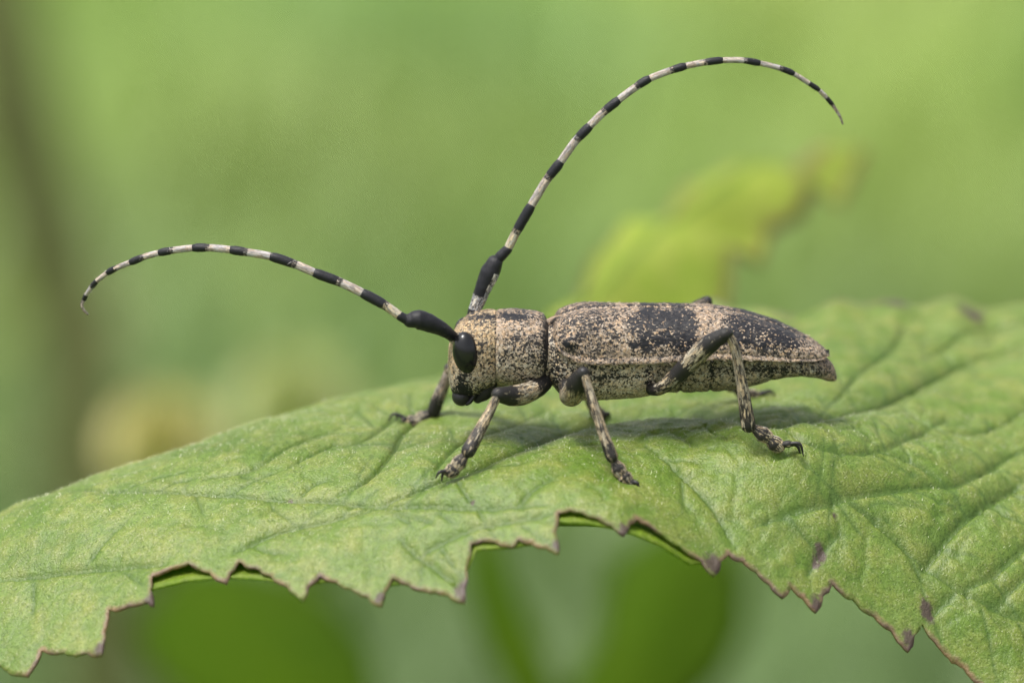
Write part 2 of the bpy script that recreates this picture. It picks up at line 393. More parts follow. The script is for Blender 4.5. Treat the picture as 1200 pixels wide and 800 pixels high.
# veins: sunk lines, given in photo directions and dropped onto the blade
veins_px = [
    (0.050, [(420, 600, -.5), (480, 572, -.4), (541, 545, -.3), (576, 531, -.2), (625, 513, 0), (670, 498, .1), (730, 487, .2), (800, 483, .2), (880, 487, .15), (909, 492, .1), (962, 482, .2), (1040, 462, .5), (1120, 425, 1.0), (1200, 400, 1.3)]),
    (0.034, [(885, 614, -.5), (920, 597, -.45), (976, 580, -.4), (993, 573, -.35), (1049, 566, -.2), (1088, 561, -.1), (1116, 561, 0), (1147, 548, .1), (1179, 531, .2), (1210, 520, .3)]),
    (0.026, [(940, 540, -.3), (986, 575, -.4), (1004, 590, -.4), (1021, 603, -.4), (1080, 655, -.4), (1123, 685, -.5), (1158, 702, -.5), (1210, 728, -.5)]),
    (0.028, [(1112, 562, 0), (1081, 545, 0), (1053, 531, 0), (1025, 524, 0.1)]),
    (0.030, [(909, 492, .1), (937, 510, 0), (976, 524, 0), (1025, 524, .1), (1056, 513, .2), (1110, 488, .5)]),
    (0.040, [(1077, 664, -.4), (1088, 650, -.4), (1112, 618, -.3), (1137, 594, -.2), (1165, 576, 0), (1210, 552, .1)]),
    (0.026, [(945, 672, -.6), (955, 653, -.5), (965, 640, -.5), (985, 618, -.4)]),
    (0.030, [(1128, 687, -.5), (1158, 671, -.4), (1182, 653, -.4), (1210, 628, -.2)]),
    (0.026, [(1165, 706, -.5), (1180, 692, -.5), (1205, 668, -.4)]),
    (0.022, [(1090, 716, -.5), (1105, 703, -.5), (1123, 686, -.5)]),
    (0.026, [(60, 578, 0), (120, 572, -.1), (172, 572, -.2), (240, 575, -.2), (277, 577, -.3), (337, 583, -.3), (385, 584, -.4), (480, 589, -.5), (560, 592, -.6), (640, 590, -.6)]),
    (0.030, [(387, 582, -.4), (435, 555, -.3), (460, 525, -.1), (472, 505, .1), (500, 478, .3), (540, 455, .7)]),
    (0.026, [(477, 587, -.5), (502, 562, -.4), (517, 537, -.2), (540, 517, 0), (590, 500, .1), (640, 478, .3)]),
    (0.024, [(0, 678, -.4), (97, 665, -.4), (195, 658, -.5)]),
    (0.024, [(273, 647, -.6), (325, 621, -.5), (390, 606, -.5), (430, 592, -.5)]),
    (0.022, [(467, 629, -.7), (490, 648, -.8), (513, 664, -.8), (545, 690, -.9)]),
    (0.020, [(480, 655, -.8), (520, 632, -.8), (562, 615, -.7), (610, 606, -.7), (650, 600, -.7)]),
    (0.020, [(755, 520, -.2), (785, 540, -.3), (810, 565, -.5), (840, 600, -.6), (860, 640, -.7)]),
    (0.016, [(560, 592, -.6), (545, 575, -.5), (535, 560, -.5)]),
    (0.020, [(340, 545, -.2), (390, 520, 0), (430, 512, 0), (470, 480, .3)]),
    (0.020, [(240, 560, -.2), (300, 545, -.2), (340, 520, 0), (400, 500, .3)]),
    (0.028, [(1080, 420, 1), (1120, 395, 1.2), (1160, 380, 1.5), (1210, 372, 1.6)]),
    (0.028, [(960, 480, .2), (1000, 440, .8), (1040, 410, 1.2), (1060, 380, 1.5)]),
    (0.024, [(1040, 462, .5), (1100, 500, .4), (1160, 500, .5), (1210, 470, .8)]),
]
SEG = []
for dep, pts in veins_px:
    w = [on_leaf(px, py, y) for px, py, y in pts]
    # smooth the polyline
    C_, R_, _ = catmull([np.array((p[0], p[1], 0)) for p in w], [1] * len(w), 5)
    m_ = len(C_)
    for i in range(m_ - 1):
        t = (i + .5) / m_; fade = min(1.0, 6 * t, 6 * (1 - t)) * 0.7 + 0.3
        SEG.append((C_[i, 0], C_[i, 1], C_[i + 1, 0], C_[i + 1, 1], dep * fade))
    # side veins branching off towards both sides
    run = 0.0; nxt = random.uniform(.05, .14)
    for i in range(1, m_ - 1):
        run += float(np.linalg.norm(C_[i] - C_[i - 1]))
        if run < nxt: continue
        run = 0.0; nxt = random.uniform(.09, .19)
        d_ = C_[i + 1] - C_[i - 1]; d_ /= np.linalg.norm(d_) + 1e-9; sd = random.choice((-1, 1)); a_ = math.atan2(d_[1], d_[0]) + sd * random.uniform(.75, 1.15)
        q_ = C_[i][:2].copy(); L_ = random.uniform(.10, .30); bd = min(dep * .55, 0.014) * random.uniform(.7, 1.2)
        for k_ in range(5):
            a_ += random.uniform(-.22, .22) - sd * .05; q2 = q_ + np.array((math.cos(a_), math.sin(a_))) * L_ / 5
            SEG.append((q_[0], q_[1], q2[0], q2[1], bd * (1 - .13 * k_))); q_ = q2
SEG = np.array(SEG)
VP = []      # extra points along the grooves so that they stay crisp
for x0, y0, x1, y1, d in SEG:
    L = math.hypot(x1 - x0, y1 - y0); k = max(1, int(L / 0.012)); nx, ny = -(y1 - y0) / (L + 1e-9), (x1 - x0) / (L + 1e-9)
    for i in range(k):
        t = i / k; cx, cy = x0 + (x1 - x0) * t, y0 + (y1 - y0) * t
        for o_ in (-0.017, -0.0085, 0, 0.0085, 0.017): VP.append((cx + nx * o_, cy + ny * o_))
VP = np.array(VP)
def vein_field(XY):
    """depth of the nearest groove and the distance to it"""
    best = np.full(len(XY), 9.0); dep = np.zeros(len(XY)); soft = np.zeros(len(XY))
    for x0, y0, x1, y1, d in SEG:
        vx, vy = x1 - x0, y1 - y0; L2 = vx * vx + vy * vy + 1e-12
        t = np.clip(((XY[:, 0] - x0) * vx + (XY[:, 1] - y0) * vy) / L2, 0, 1)
        dd = np.hypot(XY[:, 0] - x0 - t * vx, XY[:, 1] - y0 - t * vy)
        wn = 0.0075 + d * 0.12; wb_ = 0.035 + d * 0.9
        cand = d * (0.50 * np.exp(-np.abs(dd / wn) ** 1.6) + (0.45 if d > 0.03 else 0.24) * np.exp(-(dd / wb_) ** 2))
        soft = np.maximum(soft, cand)
        m = dd < best; best[m] = dd[m]; dep[m] = d
    return soft, best
SIDE = [   # brown flecks on the blade: photo x, y, depth, size
    (962, 642, -.5, .028), (957, 655, -.5, .022), (1086, 714, -.55, .034), (340, 583, -.3, .015), (838, 662, -.7, .05), (1138, 370, 1.68, .07), (1046, 350, 1.72, .09), (553, 585, -.6, .012), (978, 598, -.4, .014), (1066, 750, -.6, .035), (957, 710, -.65, .03), (544, 690, -.95, .045), (178, 702, -.75, .035), (117, 760, -.8, .03), (446, 700, -.9, .025), (654, 638, -.8, .03), (731, 622, -.75, .03)]
SPOTS = [(on_leaf(a, b, c)[:2], r) for a, b, c, r in SIDE[:5]] + [(on_leaf(a, b, c)[:2], r) for a, b, c, r in SIDE[5:]]

def inside(XY, poly):
    x, y = XY[:, 0], XY[:, 1]; res = np.zeros(len(XY), bool)
    x0, y0 = poly[:, 0], poly[:, 1]; x1, y1 = np.roll(x0, -1), np.roll(y0, -1)
    for a, b, c, d in zip(x0, y0, x1, y1):
        if b == d: continue
        cond = ((b > y) != (d > y)) & (x < (c - a) * (y - b) / (d - b) + a)
        res ^= cond
    return res
def edge_dist(XY, poly):
    best = np.full(len(XY), 9.0)
    for i in range(len(poly)):
        a, b = poly[i], poly[(i + 1) % len(poly)]; v = b - a; L2 = v @ v + 1e-12
        t = np.clip(((XY - a) @ v) / L2, 0, 1)
        best = np.minimum(best, np.hypot(*(XY - a - t[:, None] * v).T))
    return best
def leaf_points(poly, fine_box, h_fine, h_coarse):
    x0, y0 = poly.min(0); x1, y1 = poly.max(0)
    pts = []
    def lay(h, keep):
        xs = np.arange(x0, x1, h); ys = np.arange(y0, y1, h * 0.866)
        gx, gy = np.meshgrid(xs, ys); gx = gx + (np.arange(len(ys)) % 2)[:, None] * h / 2
        q = np.stack([gx.ravel(), gy.ravel()], 1); q += (rng.random(q.shape) - .5) * h * 0.25
        q = q[inside(q, poly)]
        return q[keep(q)]
    inb = lambda q: (q[:, 0] > fine_box[0]) & (q[:, 0] < fine_box[2]) & (q[:, 1] > fine_box[1]) & (q[:, 1] < fine_box[3])
    A = lay(h_fine, inb); Bq = lay(h_coarse, lambda q: ~inb(q))
    q = np.vstack([A, Bq]); d = edge_dist(q, poly)
    return q[d > h_fine * 0.55]
def relief(XY):
    v, d = vein_field(XY)
    n1 = np.array([mnoise.fractal(Vector((x * 5, y * 5, 1.0)), 1.0, 2.0, 3) for x, y in XY])
    n2 = np.array([mnoise.noise(Vector((x * 16, y * 16, 5.0))) for x, y in XY])
    def cells(sc, sq, z):     # small vein meshes: 0 on the mesh lines, 1 inside
        o = np.empty(len(XY))
        for i, (x, y) in enumerate(XY):
            wx, wy = mnoise.noise(Vector((x * 6, y * 6, z))), mnoise.noise(Vector((x * 6, y * 6, z + 4)))
            dd = mnoise.voronoi(Vector(((x + y * .35) * sc * sq + wx * .5, (y - x * .25) * sc + wy * .5, z)))[0]; o[i] = dd[1] - dd[0]
        return o
    c1 = np.clip(cells(5.4, 0.7, .5) / 0.11, 0, 1); c2 = np.clip(cells(15.0, 1.0, 2.5) / 0.26, 0, 1)
    c1 = c1 * c1 * (3 - 2 * c1); c2 = c2 * c2 * (3 - 2 * c2)
    quilt = np.minimum(d, 0.12) / 0.12; rt = 1 / (1 + np.exp(-(XY[:, 0] - 0.5) / 0.25))     # the blade is more puckered to the right
    line = np.exp(-(d / 0.0085) ** 2)
    return -1.6 * v + quilt * (0.010 + (0.012 + 0.003 * rt) * n1 + 0.005 * n2) + (0.005 + 0.008 * rt) * (c1 - 1) + (0.0018 + .0035 * rt) * (c2 - 1) * quilt, 0.45 * v + 0.017 * line + 0.007 * (1 - c1) + 0.003 * (1 - c2)
def thick_sheet(XY, Z, faces, th, attrs):
    """close a sheet with an underside and a rim"""
    n = len(XY); V = np.column_stack([XY, Z])
    nr = np.zeros_like(V)
    f = np.array(faces); fn = np.cross(V[f[:, 1]] - V[f[:, 0]], V[f[:, 2]] - V[f[:, 0]])
    flip = fn[:, 2] < 0; f[flip] = f[flip][:, ::-1]; fn[flip] *= -1
    for k in range(3): np.add.at(nr, f[:, k], fn)
    nr /= np.linalg.norm(nr, axis=1)[:, None] + 1e-12
    V2 = V - nr * th
    from collections import Counter
    ec = {}
    for t in f:
        for k in range(3):
            a, b = int(t[k]), int(t[(k + 1) % 3]); key = (min(a, b), max(a, b))
            ec[key] = None if key in ec else (a, b)
    F = [tuple(map(int, t)) for t in f] + [tuple(int(i) + n for i in t[::-1]) for t in f]
    F += [(e[1], e[0], e[0] + n, e[1] + n) for e in ec.values() if e]
    return np.vstack([V, V2]), F, {k: np.concatenate([a, a]) for k, a in attrs.items()}
def triangulate(poly, pts):
    allp = np.vstack([poly, pts]); n = len(poly)
    r = delaunay_2d_cdt([Vector(p) for p in allp], [(i, (i + 1) % n) for i in range(n)], [list(range(n))], 1, 1e-7)
    return np.array([tuple(v) for v in r[0]]), [tuple(f) for f in r[2] if len(f) == 3]
pts = leaf_points(OL, (-2.3, -1.3, 2.25, 0.55), 0.0145, 0.035)
keep = np.ones(len(VP), bool); keep[~inside(VP, OL)] = False; keep[edge_dist(VP, OL) < 0.012] = False; VP = VP[keep]
cell = {}                       # thin out points that fall on each other
def thin(arr, h):
    res = []
    for q in arr:
        k = (int(q[0] // h), int(q[1] // h))
        if any((q[0] - r[0]) ** 2 + (q[1] - r[1]) ** 2 < h * h for a_ in (-1, 0, 1) for b_ in (-1, 0, 1) for r in cell.get((k[0] + a_, k[1] + b_), ())): continue
        cell.setdefault(k, []).append(q); res.append(q)
    return res
vp = thin(VP, 0.0078); pts = np.array(vp + thin(pts, 0.0078))
XY, FC = triangulate(OL, pts)
rz, vn = relief(XY)
ed = edge_dist(XY, OL)
Z = base_z(XY) + rz * np.clip(ed / 0.06, 0.15, 1)
fe = np.array([(P(a_, b_, 1.7)[0], 1.72) for a_, b_ in far_edge]); dfar = np.where(XY[:, 0] > 0.8, np.clip((1.78 - XY[:, 1]) / 0.55, 0, 2), 2)
Z += np.exp(-dfar ** 2 * 1.6) * (0.014 * np.sin(XY[:, 0] * 13.0 + 1.0) + 0.014 * np.sin(XY[:, 0] * 23.0)) * (XY[:, 0] > 0.8)
# smooth pads where the feet rest: the fit already passes there
sp = np.zeros(len(XY))
for c, r in SPOTS: sp = np.maximum(sp, np.exp(-(np.hypot(*(XY - c).T) / r) ** 2))
edn = np.exp(-(ed / 0.017) ** 2) * np.array([min(1.0, max(0.1, 0.72 + 0.8 * mnoise.noise(Vector((x * 7, y * 7, 11))))) for x, y in XY])
V, F, AT = thick_sheet(XY, Z, FC, 0.014, {'edge': edn, 'vein': np.clip(vn / 0.026, 0, 1), 'spot': sp})
leaf = bpy.data.objects.new('serrated_leaf', None); COL.objects.link(leaf)
tag(leaf, 'large green serrated leaf with brown-edged teeth under the beetle', 'leaf')
link('blade', mesh_from(V, F, AT, 'blade'), M_LEAF, leaf)
# fine pale down on the blade
hp = XY[(XY[:, 0] > -2.3) & (XY[:, 0] < 2.3) & (XY[:, 1] < 0.9) & (ed > 0.01)]
HV = []; HF = []
Zall = {}
zt_ = Z[(XY[:, 0] > -2.3) & (XY[:, 0] < 2.3) & (XY[:, 1] < 0.9) & (ed > 0.01)]
for q, z0, dv_ in zip(hp, zt_, vein_field(hp)[1]):
    if random.random() < (0.45 if dv_ > 0.024 else 0.93): continue
    a = random.uniform(0, 6.28); ln = random.uniform(.007, .016); w = 0.0012
    dx, dy = math.cos(a), math.sin(a); b = len(HV); x, y = q; up = random.uniform(.2, .8) * ln
    HV += [(x - dy * w, y + dx * w, z0 - .002), (x + dy * w, y - dx * w, z0 - .002), (x + dx * ln, y + dy * ln, z0 + up)]
    HF.append((b, b + 1, b + 2))
mh, nt_, out_ = new_mat('leaf_down'); hb = N(nt_, 'BsdfPrincipled', Roughness=0.4); hb.inputs['Base Color'].default_value = (0.42, 0.44, 0.28, 1); nt_.links.new(hb.outputs[0], out_.inputs['Surface'])
dn = link('leaf_down', mesh_from(HV, HF, None, 'leaf_down'), mh, leaf, smooth=False); dn['kind'] = 'stuff'
def leaf_z(x, y):
    q = np.array([[x, y]]); r, _ = relief(q); return float(base_z(q)[0] + r[0])
tube('leaf_stalk', [(3.35, 0.4, leaf_z(3.35, 0.4) - .05), (3.8, 0.6, -0.6), (4.6, 1.0, -1.2), (5.6, 1.6, -2.2)], [0.05, 0.07, 0.08, 0.09], M_UNDER, leaf, dark=0)
cane = tube('bramble_cane', [(5.6, 1.6, -1.6), (5.75, 1.8, -6), (6.2, 2.2, -14), (6.4, 2.6, GZ)], [0.14, 0.18, 0.22, 0.25], M_UNDER, None, dark=0)
tag(cane, 'green upright cane carrying the big serrated leaf', 'stem')

# ------------------------------------------------------------------ the leaf just below it, seen in the notches
low_edge = [(-40, 800), (60, 735), (140, 706), (180, 690), (215, 681), (260, 676), (310, 679), (345, 685), (385, 681), (430, 690), (470, 684), (500, 692), (530, 690), (548, 668), (558, 646), (600, 643), (640, 636),
            (652, 612), (690, 614), (720, 620), (745, 628), (775, 640), (810, 662), (845, 660), (856, 645)]
LO = []
for px, py in low_edge:
    p = on_leaf(px, py, edge_depth(px)); LO.append((p[0], p[1] + 0.02 + 0.07 * float(np.interp(px, [840, 900], [0, 1]))))
LO = np.array(LO); back = LO[::-1].copy(); back[:, 1] += 0.75
LP = np.vstack([LO, back])
lpts = leaf_points(LP, (9, 9, 9.1, 9.1), 0.05, 0.05)
LXY, LF = triangulate(LP, lpts)
lb = (LXY[:, 1] - np.interp(LXY[:, 0], LO[:, 0], LO[:, 1]))
LZ = base_z(LXY) - 0.014 - 0.5 * np.clip(lb, 0, 1)
V, F, AT = thick_sheet(LXY, LZ, LF, 0.012, {'edge': np.zeros(len(LXY))})
low = link('lower_leaf', mesh_from(V, F, AT, 'lower_leaf'), M_UNDER)
tag(low, 'bright green leaf margin showing in the notches under the toothed edge', 'leaf')

# ------------------------------------------------------------------ the beetle
beetle = bpy.data.objects.new('longhorn_beetle', None); COL.objects.link(beetle)
bc = B(745, 500); beetle.location = tuple(bc)
bpy.context.view_layer.update()
tag(beetle, 'mottled black and cream longhorn beetle with banded antennae standing on the leaf', 'beetle')
def attach(o, parent):
    o.parent = parent
    o.matrix_parent_inverse = Matrix.Translation(-Vector(beetle.location))
    return o
HOLD = None
CREAM = np.array((0.300, 0.236, 0.178)); OCHRE = np.array((0.320, 0.248, 0.160)); GREYC = np.array((0.380, 0.325, 0.260))

def loft(name, st, mat, parent, dark, pale, m=90, n=72, rough=0.0025, expo=2.25, yoff=0.0, rings=()):
    """st rows: photo x, top y, bottom y, half width in px"""
    st = np.array(st, float); px = np.linspace(st[0, 0], st[-1, 0], m)
    # denser at the ends
    u = np.linspace(0, 1, m); u = 0.5 - 0.5 * np.cos(math.pi * u); px = st[0, 0] + (st[-1, 0] - st[0, 0]) * (0.6 * u + 0.4 * np.linspace(0, 1, m))
    top, bot, hw = (pchip(st[:, 0], st[:, k], px) for k in (1, 2, 3))
    V = []; dk = []; pl = []
    for i in range(m):
        c = B(px[i], (top[i] + bot[i]) / 2, yoff); w = hw[i] * S; H = (bot[i] - top[i]) / 2 * S
        ng = 1 - 0.055 * sum(math.exp(-((px[i] - q) / 2.2) ** 2) for q in rings); w *= ng; H *= ng
        h = math.sqrt(max(H * H - (w * SE) ** 2, (0.35 * H) ** 2)) / CE
        for j in range(n):
            th = 2 * math.pi * j / n; cs, sn = math.cos(th), math.sin(th)
            y = w * math.copysign(abs(cs) ** (2 / expo), cs); z = h * math.copysign(abs(sn) ** (2 / expo), sn)
            p = c + np.array((0, y, z))
            k = 1 + 0 * y
            if rough:
                r = rough * fract(p, 30, 2); d = np.array((0, cs, sn)); p = p + d * r
            V.append(p)
            sx, sy = proj(p)
            if cs > 0: sy = proj(c + np.array((0, -y, z)))[1]
            t = (sy - top[i]) / max(bot[i] - top[i], 1e-3)
            dk.append(dark(px[i], sy, t)); pl.append(pale(px[i], sy, t))
    F = grid_faces(m, n); F.append(tuple(range(n))[::-1]); F.append(tuple((m - 1) * n + j for j in range(n)))
    me = mesh_from(V, F, {'pc': np.array(V), 'dark': np.array(dk), 'pale': np.array(pl)}, name)
    return link(name, me, mat, parent)
def gs(x, c, w): return math.exp(-((x - c) / w) ** 2)
def box(x, a, b, s): return 1 / (1 + math.exp(-(x - a) / s)) * 1 / (1 + math.exp((x - b) / s))

# pronotum
def pro_dark(x, y, t):
    d = 0.44 + 0.52 * box(x, 580, 622, 4) * gs(y, 370.5, 5.5) + 0.22 * gs(x, 618, 20) * gs(y, 397, 7) + 0.12 * gs(y, 418, 10) - 0.18 * gs(y, 384, 6)
    d -= 0.25 * gs(x, 584, 5); d += 0.7 * gs(x, 642, 6)
    return d
def pro_pale(x, y, t):
    k = min(1, max(0, (t - 0.35) / 0.4)); return CREAM * (1 - k) + GREYC * 1.1 * k
loft('pronotum', [(580.0, 371, 442, 34), (581.5, 364.5, 447, 40), (586, 362.5, 450, 43), (600, 361.5, 451, 45), (617, 363, 451, 46.5), (629, 364.5, 449, 44.5), (635, 366.5, 446, 42), (639, 370.5, 441, 37.5), (642, 377, 436, 33), (646, 383, 431, 28), (655, 386, 429, 26)],
     M_BODY, beetle, pro_dark, pro_pale, expo=2.2)
# head
def head_dark(x, y, t):
    d = 0.32 + 0.6 * box(x, 548, 590, 5) * gs(y, 371.5, 4.5) + 0.75 * gs(x, 541, 7) * gs(y, 450, 13) + 0.2 * gs(x, 572, 14) * gs(y, 416, 16) + 0.55 * box(y, 455, 500, 2)
    d -= 0.2 * gs(x, 530, 6) * box(y, 380, 450, 5); d += 0.5 * gs(x, 583, 2.2)
    return d
def head_pale(x, y, t):
    k = min(1, max(0, (y - 425) / 20)); return OCHRE * 1.1 * (1 - k) + GREYC * 1.05 * k
loft('head', [(525.5, 418, 432, 12), (526.5, 404, 446, 24), (529, 394, 457, 31), (534, 384.5, 464, 36), (541, 375.5, 467, 39), (550, 368.5, 466, 41), (560, 364.5, 461, 42), (572, 363, 454, 41.5), (580, 363.5, 449, 39.5), (583.5, 368, 445, 35)],
     M_BODY, beetle, head_dark, head_pale, expo=2.3)
head = bpy.data.objects['head']
def ellipsoid(name, c, rx, rz, ry, tilt, mat, parent, n=40, m=28, square=2.0):
    V = []
    for i in range(m):
        ph = math.pi * (i + 0.5) / m
        for j in range(n):
            th = 2 * math.pi * j / n
            a, b, d = math.sin(ph) * math.cos(th), math.sin(ph) * math.sin(th), math.cos(ph)
            x, z = a * rx, b * rz
            V.append(np.array(c) + np.array((x * math.cos(tilt) - z * math.sin(tilt), d * ry, x * math.sin(tilt) + z * math.cos(tilt))))
    F = grid_faces(m, n); F.append(tuple(range(n))[::-1]); F.append(tuple((m - 1) * n + j for j in range(n)))
    return link(name, mesh_from(V, F, {'pc': np.array(V), 'dark': np.ones(len(V)) * 1.2, 'pale': np.array([CREAM] * len(V))}, name), mat, parent)
for sgn in (-1, 1):
    c = B(546, 414.5, -0.125); c = np.array((c[0], YM(546) + sgn * 0.116, c[2] - (0 if sgn < 0 else 0)))
    ellipsoid('eye', c, 15.4 * S, 25.8 * S, 0.052, math.radians(7), M_EYE, head)
tube('antenna_socket', [P(538, 399, -.105), P(533, 396.5, -.125)], [0.030, 0.027], M_BODY, head, n=18, per=4, dark=0.35, pale=tuple(GREYC))
# mouth parts
ellipsoid('mandible', B(540.5, 464, -0.055), 11 * S, 11.5 * S, 0.05, 0.2, M_CLAW, head)
ellipsoid('mandible', B(541.0, 464, 0.055), 11 * S, 11.5 * S, 0.05, 0.2, M_CLAW, head)
tube('lower_lip', [B(572, 452, -.03), B(566, 461, -.04), B(560, 467, -.045)], [0.040, 0.034, 0.020], M_LEG, head, dark=0.95, pale=tuple(GREYC))
tube('palp', [B(556, 462, -.07), B(551, 470, -.08), B(547, 473, -.085)], [0.010, 0.010, 0.008], M_CLAW, head)
# thorax below the wing cases
def th_dark(x, y, t):
    d = 0.37 + 0.35 * gs(x, 652, 9) + 0.14 * gs(y, 433, 4) - 0.1 * gs(x, 745, 25)
    d += 0.6 * gs(x, 758, 2.0) * box(y, 428, 450, 2) - 0.15 * gs(x, 751, 4) + 0.5 * gs(y, 441.5 + (720 - x) * .03, 1.1) * box(x, 688, 757, 2) + .4 * gs(x, 690 - (y - 441) * .6, 1.3) * box(y, 430, 470, 2)
    return d
loft('thorax', [(636, 385, 437, 26), (640, 380, 443, 32), (648, 378, 451, 36), (660, 376, 464, 40), (672, 374, 468, 42), (700, 370, 467.5, 43), (730, 370, 466, 43), (752, 372, 464, 42), (764, 380, 461, 40), (772, 390, 455, 36)],
     M_BODY, beetle, th_dark, lambda x, y, t: GREYC * 1.15, expo=2.5)
def ab_dark(x, y, t):
    d = 0.37 + 0.38 * max(gs(x, c_, 1.6) for c_ in (797, 832, 868, 903, 938)) + 0.3 * gs(y, 433, 5) * box(x, 830, 960, 8) + 0.12 * math.sin(x * 0.22) * gs(x, 860, 60) + 0.20 * gs(x, 958, 4)
    return d
def ab_pale(x, y, t):
    k = min(1, max(0, (x - 955) / 8)); return GREYC * 0.85 * (1 - k) + np.array((0.26, 0.20, 0.16)) * k
loft('abdomen', [(756, 385, 452, 34), (766, 378, 457, 39), (790, 374, 459, 41), (830, 376, 458, 41), (870, 384, 454, 39), (905, 394, 445, 36), (930, 404, 441, 32), (950, 412, 441.5, 25), (962, 416, 443.5, 20), (970, 420, 446, 15), (976, 427, 447, 10), (979.5, 435, 446, 5), (980.3, 439, 444.5, 2.5)],
     M_BODY, beetle, ab_dark, ab_pale, expo=2.3, rings=(797, 832, 868, 903, 938), m=150)
# wing cases
E_PX = [647.5, 648.5, 652, 660, 675, 700, 760, 820, 860, 905, 940, 958, 968, 971.5]
E_TOP = [389, 382, 371.5, 365, 360.5, 357.5, 355.5, 357, 361.5, 374, 390, 401, 409, 413]
E_EDG = [391, 396, 406, 416, 423.5, 427, 426, 421.5, 421.5, 423, 423.5, 421.5, 417.5, 414.5]
E_W = [26, 33, 42, 49, 53, 55, 56, 56, 55, 50, 39, 27, 13, 4]
def ely_dark(x, y, t):
    q = mnoise.noise(Vector((x * .07, y * .07, 2))) * 16 + mnoise.noise(Vector((x * .2, y * .2, 2))) * 7
    X, Y = x + q, y + mnoise.noise(Vector((x * .07, y * .07, 9))) * 10
    d = 0.465 + 0.05 * box(x, 600, 728, 6) + 0.13 * mnoise.noise(Vector((x * .11, y * .11, 21))) + 0.10 * mnoise.noise(Vector((x * .24, y * .24, 5)))
    d += 0.50 * box(X, 738, 816, 2.5) * box(Y, 360, 411, 2.5) * (1 - 0.65 * gs(X, 762, 18) * gs(Y, 385, 6))
    d += 0.48 * box(X, 846, 935, 4) * box(Y, 366, 408, 3) * (1 - 0.55 * gs(X, 887, 10) * gs(Y, 391, 9))
    d += 0.20 * box(X, 656, 720, 5) * box(Y, 362, 388, 4) + 0.55 * gs(X, 665, 8) * gs(Y, 404, 7)
    d -= 0.20 * gs(X, 730, 9) + 0.22 * box(X, 816, 846, 4) * box(Y, 355, 412, 4) + 0.06 * box(Y, 412, 440, 3)
    d -= 0.25 * gs(x, 648, 5)
    if t > 0.96: d = 0.30
    if t > 1.02: d = 0.9
    if t < 0.08: d += 0.25 - 0.5 * (t < 0.03)
    return d
def make_elytron(sgn):
    m, n = 230, 84
    ss = np.linspace(0, 1, m); ss = 0.65 * ss + 0.35 * (0.5 - 0.5 * np.cos(math.pi * ss))
    px = E_PX[0] + (E_PX[-1] - E_PX[0]) * ss
    top, edg, hw = (pchip(E_PX, a, px) for a in (E_TOP, E_EDG, E_W))
    V = []; dk = []; pl = []
    for i in range(m):
        ym = YM(px[i]); w = hw[i] * S
        c = P(px[i], top[i] + 3.0, ym); e = P(px[i], edg[i], ym - w); zt, ze = c[2], e[2]
        hump = 0.020 * gs(px[i], 676, 38) + 0.004
        # shoulders reach a little farther forward than the seam
        for j in range(n):
            t = j / (n - 1) * 1.12                      # past 1 the rim folds under
            if t <= 1:
                a = t * math.pi / 2
                y = w * math.sin(a) ** (0.86); z = ze + (zt - ze) * math.cos(a) ** (0.78)
                z += hump * math.sin(math.pi * min(1, t * 1.15)) ** 1.2
                z -= 0.010 * math.exp(-(t / 0.03) ** 2)    # groove along the seam
                z -= 0.004 * math.exp(-((t - 0.93) / 0.02) ** 2)
                if t > 0.95: y += 0.011 * math.sin((t - 0.95) / 0.05 * math.pi / 2)
            else:
                k = (t - 1) / 0.12; y = w + 0.011 - 0.07 * k; z = ze - 0.006 * math.sin(math.pi * min(1, k * 2)) + 0.016 * k
            y = max(y, 0.0008)
            p = np.array((c[0], ym + sgn * y, z))
            sx, sy = proj((p[0], ym - y, p[2]))
            tub = 0.018 * gs(px[i], 666, 9) * gs(sy, 402, 8)
            r = 0.0022 * fract(p + sgn, 42, 2) + 0.0016 * mnoise.noise(Vector(p * 95)) + tub
            nv = np.array((0, sgn * math.sin(min(t, 1) * 1.4), math.cos(min(t, 1) * 1.4)))
            V.append(p + nv * r * (0.15 if t < 0.02 else 1))
            tt = t
            dk.append(ely_dark(px[i], sy, tt)); pl.append(CREAM * (1.05 - 0.12 * (sy > 412)))
    F = grid_faces(m, n, wrap=False)
    if sgn > 0: F = [f[::-1] for f in F]
    pcv = np.array(V); pcv[:, 1] += 3.0 * (sgn > 0)
    me = mesh_from(V, F, {'pc': pcv, 'dark': np.array(dk), 'pale': np.array(pl)}, 'elytron')
    return link('wing_case', me, M_ELY, beetle)
make_elytron(-1); make_elytron(1)
# scutellum: the small plate where the wing cases meet
tube('scutellum', [B(642, 380, 0), B(650, 376, 0), B(660, 371, 0)], [0.022, 0.022, 0.010], M_BODY, beetle, dark=0.3, pale=tuple(CREAM), flat=0.6)

